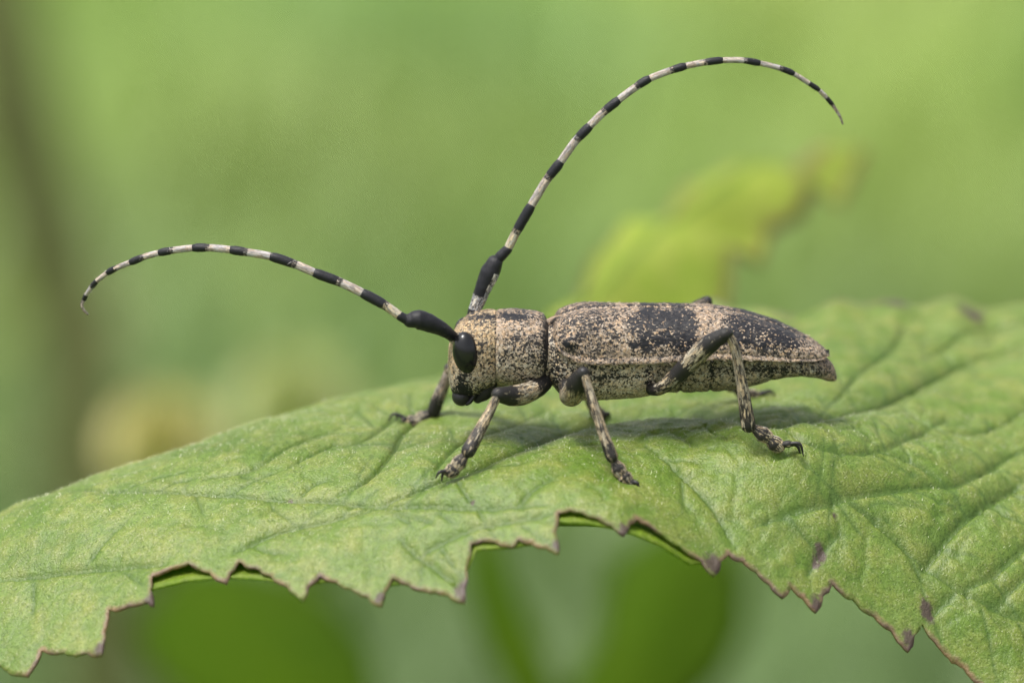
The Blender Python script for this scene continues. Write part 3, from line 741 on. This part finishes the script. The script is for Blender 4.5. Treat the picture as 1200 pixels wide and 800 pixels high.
# antennae
PALE_A = (0.29, 0.265, 0.25)
def antenna(base, scape, joints, tip, ydep, w0, label, scape_w, scape_dark):
    """joints: photo points base-white / white-to-black / next ...; ydep(k) depth along 0..1"""
    sc = tube('antenna', [P(x, y, d) for x, y, d in scape], scape_w, M_ANT, beetle, n=24, per=12, dark=scape_dark, pale=(0.42, 0.42, 0.42), rough=0.05)
    if label: sc['label'] = label
    n = len(joints); K = lambda i: i / (n - 1)
    Q = [P(x, y, ydep(K(i))) for i, (x, y) in enumerate(joints)]
    for i in range(0, n - 2, 2):
        a, b, c = Q[i], Q[i + 1], Q[i + 2]
        w = w0 * (1 - 0.58 * K(i) ** 1.25); wb = w * (1.05 if i < n - 5 else 1.0)
        fr = np.linalg.norm(b - a) / (np.linalg.norm(b - a) + np.linalg.norm(c - b))
        # curve each segment gently with its neighbours
        pm = (a + b) / 2; prev = Q[i - 1] if i > 0 else a; nxt = Q[min(n - 1, i + 3)]
        C_, _, _ = catmull([prev, a, b, c, nxt] if i > 0 else [2 * a - b, a, b, c, nxt], [1] * 5, 6)
        seg = C_[6:19]
        R = np.interp(np.linspace(0, 1, 13), [0, 0.06, fr, fr + 0.12, 0.93, 1.0], [w * .88, w * .93, w * .92, wb, wb * 1.03, wb * 0.92])
        tube('antenna_segment', list(seg), list(R), M_ANT, sc, n=16, per=2, dark=lambda t, q, fr=fr, i=i: (-0.05 if t < fr - 0.06 else (1.1 if t > fr + 0.07 else 0.55)) if i < n - 5 else (0.1 if t < fr else 0.8), pale=PALE_A if i > 0 else (0.30, 0.27, 0.21), rough=0.03)
    tp = [P(x, y, ydep(1)) for x, y in tip]
    tube('antenna_tip', [Q[-1]] + tp, list(np.linspace(w0 * 0.40, w0 * 0.2, len(tp) + 1)), M_ANT, sc, n=12, per=6, dark=0.45, pale=(0.30, 0.26, 0.24))
    return sc
yA = lambda k: -0.20 + 0.30 * k
nearA = [(469, 370.5), (450, 357), (426, 344), (398, 330.5), (370, 320), (345, 309.5), (319, 301), (292, 296), (272, 293), (247, 290.5), (228, 290.5), (205, 293), (188, 296), (169, 301), (154, 307), (138, 313.5), (127, 319), (115, 328), (108, 335.5), (102, 344), (98.5, 351)]
sA = antenna(None, [(533, 396.5, -.125), (527, 391.5, -.14), (517, 385, -.16), (503, 378.5, -.18), (490, 374.5, -.19), (481, 375.5, -.195)], nearA, [(96, 357), (98, 363), (103, 368)], yA, 5.8 * S, 'antenna with an all black base sweeping forward',
        [0.022, 0.024, 0.030, 0.038, 0.041, 0.030], 1.3)
tube('antenna_segment', [P(481, 375.5, -.195), P(476, 374, -.198), P(468.5, 370.2, -.20)], [0.020, 0.021, 0.019], M_ANT, sA, dark=1.3)
yB = lambda k: 0.12 + 0.25 * k
farA = [(595.5, 291), (606.5, 269), (622, 242), (640, 212), (656, 191), (674, 166), (690, 149), (707, 132), (724, 118), (744, 103), (760, 93), (784, 83.5), (802, 78), (825, 73.5), (845, 71), (870, 71), (889, 74), (912, 79.5), (929, 86), (946, 96.5), (959, 105), (968, 114), (975, 122)]
def sc_dark(t, q): return 1.2 if (t < .26 or t > .50) and not (q > 0.45 and 0.45 < t < 0.85) else 0.46
sB = antenna(None, [(550, 378, .07), (554, 368, .085), (560, 354, .095), (566, 338, .10), (574, 320, .11), (579.5, 308.5, .115)], farA, [(981, 131), (985, 138), (987.5, 145)], yB, 5.7 * S, 'antenna with a grey-dusted base rising over the back',
        [0.020, 0.024, 0.029, 0.034, 0.041, 0.034], sc_dark)
tube('antenna_segment', [P(581, 307, .115), P(587, 300, .118), P(595, 292, .12)], [0.020, 0.023, 0.020], M_ANT, sB, dark=1.3)

# legs: femur (the part) > tibia, tarsus, claws
def claw_pair(a, b, c, a2, b2, c2, parent):
    tube('claw', [a, b, c], [0.0088, 0.0072, 0.0022], M_CLAW, parent, n=10, per=6)
    tube('claw', [a2, b2, c2], [0.0088, 0.0072, 0.0022], M_CLAW, parent, n=10, per=6)
LEGP = (0.285, 0.245, 0.180)
def sst(t, a, b):
    k = min(1, max(0, (t - a) / (b - a))); return k * k * (3 - 2 * k)
def leg(fem, fw, fdark, tib, tw, tdark, tars, claws, ws, label=None, tpale=LEGP):
    f = tube('leg', fem, fw, M_LEG, beetle, n=28, per=12, dark=fdark, pale=LEGP, rough=0.03)
    if label: f['label'] = label
    tube('tibia', tib, tw, M_LEG, f, n=20, per=14, dark=tdark, pale=tpale, rough=0.06, stretch=0.22)
    k0 = tib[0]; tube('knee', [k0 + (k0 - tib[1]) * 0.03, k0 + (tib[1] - k0) * 0.06], [tw[0] * 1.25, tw[0] * 1.1], M_CLAW, f, n=14, per=4)
    # tarsus: heart-shaped lobes with pale rims, then a slender last joint
    n = len(tars)
    for i in range(n - 1):
        a, b = tars[i], tars[i + 1]
        if i < n - 2:
            d = b - a
            tube('tarsus', [a, a + d * .35, a + d * .8, b + d * .12], [ws * .48, ws * .70, ws * 1.06, ws * 0.98], M_LEG, f, n=18, per=6, dark=lambda t, q: 0.70 - 0.30 * sst(t, .84, .97) - 0.30 * sst(abs(q), .72, .98), pale=(0.30, 0.26, 0.19), flat=0.6)
        else:
            tube('tarsus', [a, (a + b) / 2, b], [ws * .42, ws * .40, ws * .5], M_LEG, f, n=14, per=6, dark=0.8, pale=LEGP)
    claw_pair(*claws, f)
    return f
A = lambda *p: P(*p)
# near foreleg
leg([A(637, 447, -.10), A(628, 455, -.16), A(612, 462, -.24), A(598, 463.5, -.30), A(584, 462, -.36)], [0.040, 0.040, 0.044, 0.042, 0.030],
    lambda t, q: 0.36 + 0.54 * (1 - sst(t, .25, .40)) + 0.56 * sst(t, .66, .80),
    [A(583, 463, -.37), A(573, 484, -.40), A(560, 508, -.45), A(549, 528, -.49)], [0.017, 0.020, 0.026, 0.030], lambda t, q: 0.46 + 0.32 * max(0, t - .62) / .38,
    [A(547, 531, -.49), A(537, 543, -.51), A(530, 551, -.52), A(523, 552.5, -.525)],
    (A(523, 552, -.53), A(515, 553, -.545), A(510.5, 560, -.545), A(524, 553, -.515), A(519, 555, -.515), A(517.5, 563.5, -.515)), 0.030, 'bent foreleg below the eye, on the side facing the viewer')
# near middle leg
leg([A(664, 452, -.15), A(668, 463, -.20), A(672, 460, -.27), A(677, 449, -.33), A(683, 438, -.37)], [0.034, 0.044, 0.048, 0.045, 0.030],
    lambda t, q: 0.33 + 0.45 * (1 - sst(t, .1, .28)) + 0.6 * sst(t, .62, .78),
    [A(684, 437, -.38), A(693, 466, -.42), A(706, 505, -.47), A(717, 535, -.50)], [0.017, 0.019, 0.022, 0.026], lambda t, q: 0.46 + 0.26 * sst(t, .74, .9) + 0.15 * q,
    [A(718.5, 538, -.50), A(726, 551, -.51), A(733, 560, -.515), A(741, 565, -.52)],
    (A(741, 564, -.52), A(747, 566, -.53), A(748.5, 573, -.53), A(740, 565, -.51), A(744, 568, -.505), A(745, 575, -.505)), 0.029, 'straight middle leg planted before the wing case')
# near hind leg
leg([A(764, 456, -.14), A(774, 455, -.19), A(790, 443, -.22), A(812, 421, -.25), A(833, 402, -.28), A(850, 391.5, -.30)], [0.026, 0.026, 0.034, 0.040, 0.038, 0.028],
    lambda t, q: 0.43 + 0.5 * (1 - sst(t, .12, .20)) + 0.12 * (1 - sst(t, .3, .5)) + 0.5 * sst(t, .40, .46) * (1 - sst(t, .50, .58)) - 0.05 * sst(t, .55, .65) + 0.6 * sst(t, .70, .82),
    [A(853, 391.5, -.30), A(861, 408, -.30), A(869, 448, -.305), A(877, 498, -.31)], [0.019, 0.019, 0.023, 0.031], lambda t, q: 0.44 + 0.34 * max(0, t - .72) / .28,
    [A(881, 500, -.31), A(896, 510, -.31), A(910, 521, -.31), A(924, 520, -.31)],
    (A(922, 520, -.31), A(937, 520, -.32), A(941.5, 534, -.32), A(922, 521, -.30), A(934, 522, -.285), A(939, 536, -.285)), 0.031, 'long hind leg with raised black knee crossing the wing case')
# far foreleg
leg([A(600, 440, .12), A(575, 445, .20), A(552, 440, .25), A(528, 432, .28)], [0.036, 0.040, 0.038, 0.028], 0.6,
    [A(527, 432, .28), A(521, 449, .29), A(513, 468, .30), A(508.5, 481, .31)], [0.020, 0.024, 0.028, 0.029], lambda t, q: 0.38 + 0.55 * sst(t, .5, .75),
    [A(506, 483, .31), A(494, 490, .31), A(481, 495, .31), A(474, 491, .31)],
    (A(478, 491, .31), A(462, 485, .31), A(455, 492.5, .31), A(478, 492, .33), A(468, 487, .34), A(463, 492, .34)), 0.030, 'foreleg reaching ahead behind the face', tpale=(0.26, 0.22, 0.19))
# far middle leg
leg([A(672, 455, .16), A(680, 445, .24), A(686, 438, .30)], [0.036, 0.042, 0.030], 0.6,
    [A(686, 438, .30), A(690, 460, .33), A(694, 474, .35)], [0.017, 0.022, 0.026], 0.6,
    [A(694, 476, .35), A(698, 482, .36), A(703, 486, .36), A(708, 485, .36)],
    (A(708, 485, .36), A(713, 484, .36), A(715, 488, .36), A(708, 485, .37), A(713, 485, .38), A(716, 488, .38)), 0.028, 'middle leg half hidden on the far side')
# far hind leg
leg([A(770, 440, .20), A(790, 405, .27), A(812, 368, .33), A(827, 354, .36)], [0.030, 0.038, 0.040, 0.026], 0.75,
    [A(829, 354, .36), A(840, 390, .39), A(850, 430, .42), A(856, 452, .44)], [0.018, 0.02, 0.024, 0.028], 0.6,
    [A(858, 454, .44), A(870, 459, .46), A(883, 464, .48), A(893, 461, .50)],
    (A(889, 462, .49), A(903, 458, .50), A(910, 467, .51), A(889, 462, .51), A(900, 461, .53), A(905, 467, .53)), 0.028, 'hind leg whose knee shows over the back', tpale=(0.2, 0.18, 0.15))
# fine down: tiny lying hairs on the plates and limbs
m_f, nt_f, out_f = new_mat('beetle_down'); at_f = N(nt_f, 'Attribute', attribute_name='tint'); bs_f = N(nt_f, 'BsdfPrincipled', Roughness=0.5)
nt_f.links.new(at_f.outputs['Color'], bs_f.inputs['Base Color']); nt_f.links.new(bs_f.outputs[0], out_f.inputs['Surface'])
def down(o, count, ln, lie=(1.0, 0, -0.25), lift=0.35, parent=None, name='down', black=False):
    me = o.data; nf = len(me.polygons)
    co = np.empty(len(me.vertices) * 3); me.vertices.foreach_get('co', co); co = co.reshape(-1, 3)
    cen = np.empty(nf * 3); nor = np.empty(nf * 3); ar = np.empty(nf)
    me.polygons.foreach_get('center', cen); me.polygons.foreach_get('normal', nor); me.polygons.foreach_get('area', ar)
    cen = cen.reshape(-1, 3); nor = nor.reshape(-1, 3)
    f0 = [p.vertices[0] for p in me.polygons]
    dk_ = np.empty(len(me.vertices)); me.attributes['dark'].data.foreach_get('value', dk_)
    pl_ = np.empty(len(me.vertices) * 4); me.attributes['pale'].data.foreach_get('color', pl_); pl_ = pl_.reshape(-1, 4)
    ar = ar * (nor[:, 1] < 0.75); pick = rng.choice(nf, count, p=ar / ar.sum())
    V = []; F = []; T = []; lie = np.array(lie, float)
    for i in pick:
        n = nor[i]; d = lie + rng.normal(0, .35, 3); d -= n * (d @ n); L_ = np.linalg.norm(d)
        if L_ < 1e-4: continue
        d /= L_; w = np.cross(n, d) * 0.0011; l = ln * rng.uniform(.6, 1.4)
        p = cen[i] + d * rng.uniform(-.006, .006) + w * rng.uniform(-4, 4); b = len(V)
        dkv = dk_[f0[i]]
        if dkv > 0.72 and rng.random() < .75: continue
        if rng.random() < dkv * 0.8: c = np.array((0.03, 0.027, 0.025))
        else: c = pl_[f0[i], :3] * rng.uniform(.7, 1.5)
        if black: c = np.array((0.02, 0.018, 0.018))
        V += [p - w - n * .001, p + w - n * .001, p + d * l + n * l * lift * rng.uniform(.3, 1.4)]; F.append((b, b + 1, b + 2)); T += [c, c, c]
    h_ = link(name, mesh_from(V, F, {'tint': np.array(T)}, name), m_f, parent or o, smooth=False); h_['kind'] = 'stuff'
for o in list(beetle.children):
    nm = o.name.split('.')[0]
    if nm == 'wing_case': down(o, 5500, 0.014)
    elif nm in ('pronotum', 'head'): down(o, 3500, 0.013)
    elif nm in ('thorax', 'abdomen'): down(o, 4000, 0.013)
    elif nm == 'leg':
        down(o, 1200, 0.012, lie=(.4, -.2, -.6))
        for ch in list(o.children):
            if ch.name.startswith('tibia'): down(ch, 500, 0.013, lie=(.1, -.1, -1), lift=.5, parent=o, name='shin_down')
            elif ch.name.startswith('tarsus'): down(ch, 130, 0.012, lie=(.1, -.1, -1), lift=.6, parent=o, name='foot_down')
    elif nm == 'antenna':
        down(o, 500, 0.010, lie=(-.6, 0, .3), lift=.6, parent=o, black=True)
        for ch in list(o.children):
            if ch.name.startswith('antenna_segment'): down(ch, 70, 0.016, lie=(-.5, -.2, -.2), lift=.8, parent=o, name='fringe', black=random.random() < .5)
# parents sit at the beetle's base: keep the parts where they were built
def fix(o):
    for ch in o.children:
        if o is beetle: ch.matrix_parent_inverse = Matrix.Translation(-Vector(beetle.location))
        fix(ch)
fix(beetle)

# ------------------------------------------------------------------ out-of-focus neighbours
def sheet_leaf(name, outline_pts, mat, label, curl=0.12, th=0.02, cat='leaf', h=0.06, edge_w=.05, ripple=0.0):
    """a leaf given by world outline points (not all in one plane) bulged about its middle"""
    O = np.array(outline_pts); c = O.mean(0)
    u, s_, vt = np.linalg.svd(O - c); ax, ay, az = vt
    if az[1] > 0: az = -az
    q = (O - c) @ np.array([ax, ay]).T
    area = 0.5 * np.sum(q[:, 0] * np.roll(q[:, 1], -1) - np.roll(q[:, 0], -1) * q[:, 1])
    if area < 0: q = q[::-1]
    pp = leaf_points(q, (99, 99, 99.1, 99.1), h, h); XYq, Fq = triangulate(q, pp)
    sc_ = np.abs(q).max(0)
    Zq = curl * (1 - (XYq[:, 0] / sc_[0]) ** 2) - 1.4 * curl * np.abs(XYq[:, 1] / sc_[1]) ** 1.2
    Zq += np.array([0.12 * curl * mnoise.noise(Vector((x / sc_[0] * 7, y / sc_[1] * 3, 4))) for x, y in XYq])
    Zq += ripple * np.sin(XYq[:, 0] / sc_[0] * 11 - np.abs(XYq[:, 1]) / sc_[1] * 2.2) * np.minimum(1, np.abs(XYq[:, 1]) / (0.4 * sc_[1]))
    e = np.exp(-(edge_dist(XYq, q) / edge_w) ** 2)
    V, F, AT = thick_sheet(XYq, Zq, Fq, th, {'edge': e * 0.8, 'vein': np.exp(-(XYq[:, 1] / (0.05 * sc_[1] + 1e-6)) ** 2), 'spot': np.zeros(len(XYq))})
    Wd = c + V[:, :1] * ax + V[:, 1:2] * ay + V[:, 2:3] * az
    o = link(name, mesh_from(Wd, F, AT, name), mat); tag(o, label, cat); return o
yl = [(625, 392), (650, 348), (672, 345), (690, 312), (715, 316), (738, 272), (768, 276), (802, 214), (818, 252), (842, 256), (882, 194), (898, 234), (928, 234), (962, 204), (1006, 184), (1016, 194),
      (985, 238), (956, 240), (940, 276), (903, 284), (892, 324), (860, 324), (850, 360), (815, 392)]
sheet_leaf('young_leaf', [P(x, y, 4.0 + (385 - y) * 0.012) for x, y in yl], M_YOUNG, 'blurred yellow-green serrated leaf rising behind the beetle\'s back', curl=0.28, ripple=0.10)

def stalk(o, pts, r):
    t = tube('stalk', pts, [r, r * 1.15, r * 1.4], M_UNDER, o, n=10, per=6, dark=0); return t
def to_ground(p, dx=0.6, dy=0.5):
    p = np.array(p, float); return [p, np.array((p[0] + dx * .4, p[1] + dy * .4, p[2] - 3.0)), np.array((p[0] + dx, p[1] + dy, GZ))]
o = bpy.data.objects['young_leaf']; stalk(o, [P(645, 383, 4.0), np.array((2.5, 3.4, -2.0)), np.array((5.75, 1.85, -4.0))], 0.05)
# leaves hanging lower down, seen under the toothed margin
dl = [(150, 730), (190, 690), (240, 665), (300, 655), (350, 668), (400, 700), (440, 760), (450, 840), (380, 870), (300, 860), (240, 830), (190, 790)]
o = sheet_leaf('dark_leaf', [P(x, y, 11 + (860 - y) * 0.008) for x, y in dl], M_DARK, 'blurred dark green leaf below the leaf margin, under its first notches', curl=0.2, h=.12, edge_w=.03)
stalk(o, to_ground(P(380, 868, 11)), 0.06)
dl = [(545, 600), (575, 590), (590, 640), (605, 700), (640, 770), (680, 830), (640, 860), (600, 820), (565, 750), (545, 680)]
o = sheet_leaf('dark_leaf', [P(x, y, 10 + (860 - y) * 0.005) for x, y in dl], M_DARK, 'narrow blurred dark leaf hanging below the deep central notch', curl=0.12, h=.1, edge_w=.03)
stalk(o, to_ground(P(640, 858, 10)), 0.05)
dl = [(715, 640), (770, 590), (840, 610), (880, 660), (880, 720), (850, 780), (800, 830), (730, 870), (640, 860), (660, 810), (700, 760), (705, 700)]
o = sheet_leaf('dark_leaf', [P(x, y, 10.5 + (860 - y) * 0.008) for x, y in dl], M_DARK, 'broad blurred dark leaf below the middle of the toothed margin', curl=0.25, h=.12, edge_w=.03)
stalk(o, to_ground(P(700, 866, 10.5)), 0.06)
# dry stem far left
def px_scale(y): return S * (DIST + y * CE) / DIST
M_DRY = leaf_mat('dry_stem_surface', (0.075, 0.088, 0.018), (0.09, 0.10, 0.022), (0.11, 0.11, 0.035), margin=False, trans=0.0, gloss=0.7, fine=0.3)
st = bpy.data.objects.new('dry_stem', None); COL.objects.link(st); tag(st, 'blurred olive-brown upright stem at the picture\'s left side', 'stem')
sy = 46.0
spts = [P(-30, -120, sy), P(5, 60, sy), P(35, 200, sy), P(72, 340, sy), P(95, 480, sy), P(112, 620, sy), P(125, 760, sy)]; e = spts[-1]; spts.append(np.array((e[0] + .5, e[1], GZ)))
tube('stem', spts, [0.5, 0.62, 0.62, 0.62, 0.62, 0.62, 0.60, 0.60], M_DRY, st, n=16, per=10, dark=0, rough=.08)
for k, (x, y, dx, dy) in enumerate(((20, 130, -60, 40), (72, 340, 55, 90), (100, 520, -50, 60), (88, 430, 30, 70))):
    a = P(x, y, sy); b = P(x + dx, y + dy * .3, sy - .6); c = P(x + dx * 1.3, y + dy, sy - .9)
    tube('dry_leaf', [a, b, c], [0.10, 0.26, 0.04], M_DRY, st, n=12, per=8, dark=0, flat=0.25)
# pale flower heads behind the leaf's left slope
def flower_head(px, py, y, r, colr, label):
    m_ = leaf_mat('flower_' + str(px), colr, tuple(c * 1.15 for c in colr), tuple(c * 1.1 for c in colr), margin=False, trans=0.3, gloss=0.7, fine=0.3)
    c = P(px, py, y); root = bpy.data.objects.new('flower_head', None); COL.objects.link(root); tag(root, label, 'flower')
    V = []; F = []
    for i in range(120):
        z = 1 - 1.5 * (i + .5) / 120; a = i * 2.39996; q = math.sqrt(max(0, 1 - z * z))
        d = Vector((q * math.cos(a), q * math.sin(a), z)); u = d.orthogonal().normalized(); w = d.cross(u)
        b0 = len(V); base = Vector(c)
        for t, wd in ((0.25, .05), (0.7, .13), (1.0, .10), (1.12, .01)):
            for sg in (-1, 1): V.append(base + d * r * t + u * (sg * wd * r) + w * (0.06 * r * t * sg))
        for k in range(3): F.append((b0 + 2 * k, b0 + 2 * k + 1, b0 + 2 * k + 3, b0 + 2 * k + 2))
    link('florets', mesh_from(V, F, None, 'florets'), m_, root)
    tube('stalk', [c, c + np.array((.2, .3, -4)), np.array((c[0] + .8, c[1] + .6, GZ))], [r * .3, .10, .14], M_UNDER, root, n=10, per=6, dark=0)
flower_head(192, 524, 17.0, 0.44, (0.46, 0.42, 0.22), 'blurred beige flower head low behind the leaf\'s left slope')
flower_head(345, 482, 20.0, 0.52, (0.40, 0.43, 0.24), 'blurred pale green flower head nearer the beetle\'s foreleg')

# ------------------------------------------------------------------ meadow grass far behind
def grass_material():
    m, nt, out = new_mat('meadow_grass'); at = N(nt, 'Attribute', attribute_name='tint')
    bs = N(nt, 'BsdfPrincipled', Roughness=0.55); nt.links.new(at.outputs['Color'], bs.inputs['Base Color'])
    tr = N(nt, 'BsdfTranslucent'); nt.links.new(at.outputs['Color'], tr.inputs['Color'])
    mx = N(nt, 'MixShader', Fac=0.35); nt.links.new(bs.outputs[0], mx.inputs[1]); nt.links.new(tr.outputs[0], mx.inputs[2]); nt.links.new(mx.outputs[0], out.inputs['Surface'])
    return m
GV = []; GF = []; GT = []
for i in range(44000):
    y = random.uniform(45, 240); x = random.uniform(-1, 1) * (18 + y * 0.16)
    big = 1.0
    if i >= 16000:              # sparser, coarser tufts to the sides and farther back
        big = 2.0; y = random.uniform(-40, 420); x = random.uniform(-230, 230)
        if 45 < y < 240 and abs(x) < 18 + y * 0.16: continue
    h = random.uniform(2, 6) * (1 + .3 * (big - 1)); a = random.uniform(0, 6.28); ln = random.uniform(.2, .8) * h; w = random.uniform(.12, .3) * big * (1.4 if big > 1 else 1)
    dx, dy = math.cos(a), math.sin(a); n1 = mnoise.noise(Vector((x * .07, y * .035, 0))); n2 = mnoise.noise(Vector((x * .05, y * .03, 7)))
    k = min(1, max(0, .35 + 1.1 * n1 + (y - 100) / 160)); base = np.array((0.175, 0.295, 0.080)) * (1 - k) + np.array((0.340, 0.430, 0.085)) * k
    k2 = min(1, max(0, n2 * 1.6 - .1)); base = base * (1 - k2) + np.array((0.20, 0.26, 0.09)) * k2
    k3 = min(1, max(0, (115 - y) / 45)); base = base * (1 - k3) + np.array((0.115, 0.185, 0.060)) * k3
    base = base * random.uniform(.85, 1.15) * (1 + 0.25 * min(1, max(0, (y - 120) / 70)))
    b = len(GV)
    for t, ww in ((0, 1), (.5, .8), (1, .06)):
        cx, cy, cz = x + dx * ln * t * t, y + dy * ln * t * t, GZ + h * (t - .25 * t * t)
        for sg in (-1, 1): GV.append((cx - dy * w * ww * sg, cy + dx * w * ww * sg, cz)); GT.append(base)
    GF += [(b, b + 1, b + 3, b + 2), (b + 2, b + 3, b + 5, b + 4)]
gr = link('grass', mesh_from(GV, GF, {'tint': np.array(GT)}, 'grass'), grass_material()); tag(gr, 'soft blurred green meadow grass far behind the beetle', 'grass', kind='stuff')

scene.render.resolution_x, scene.render.resolution_y = 1024, 682
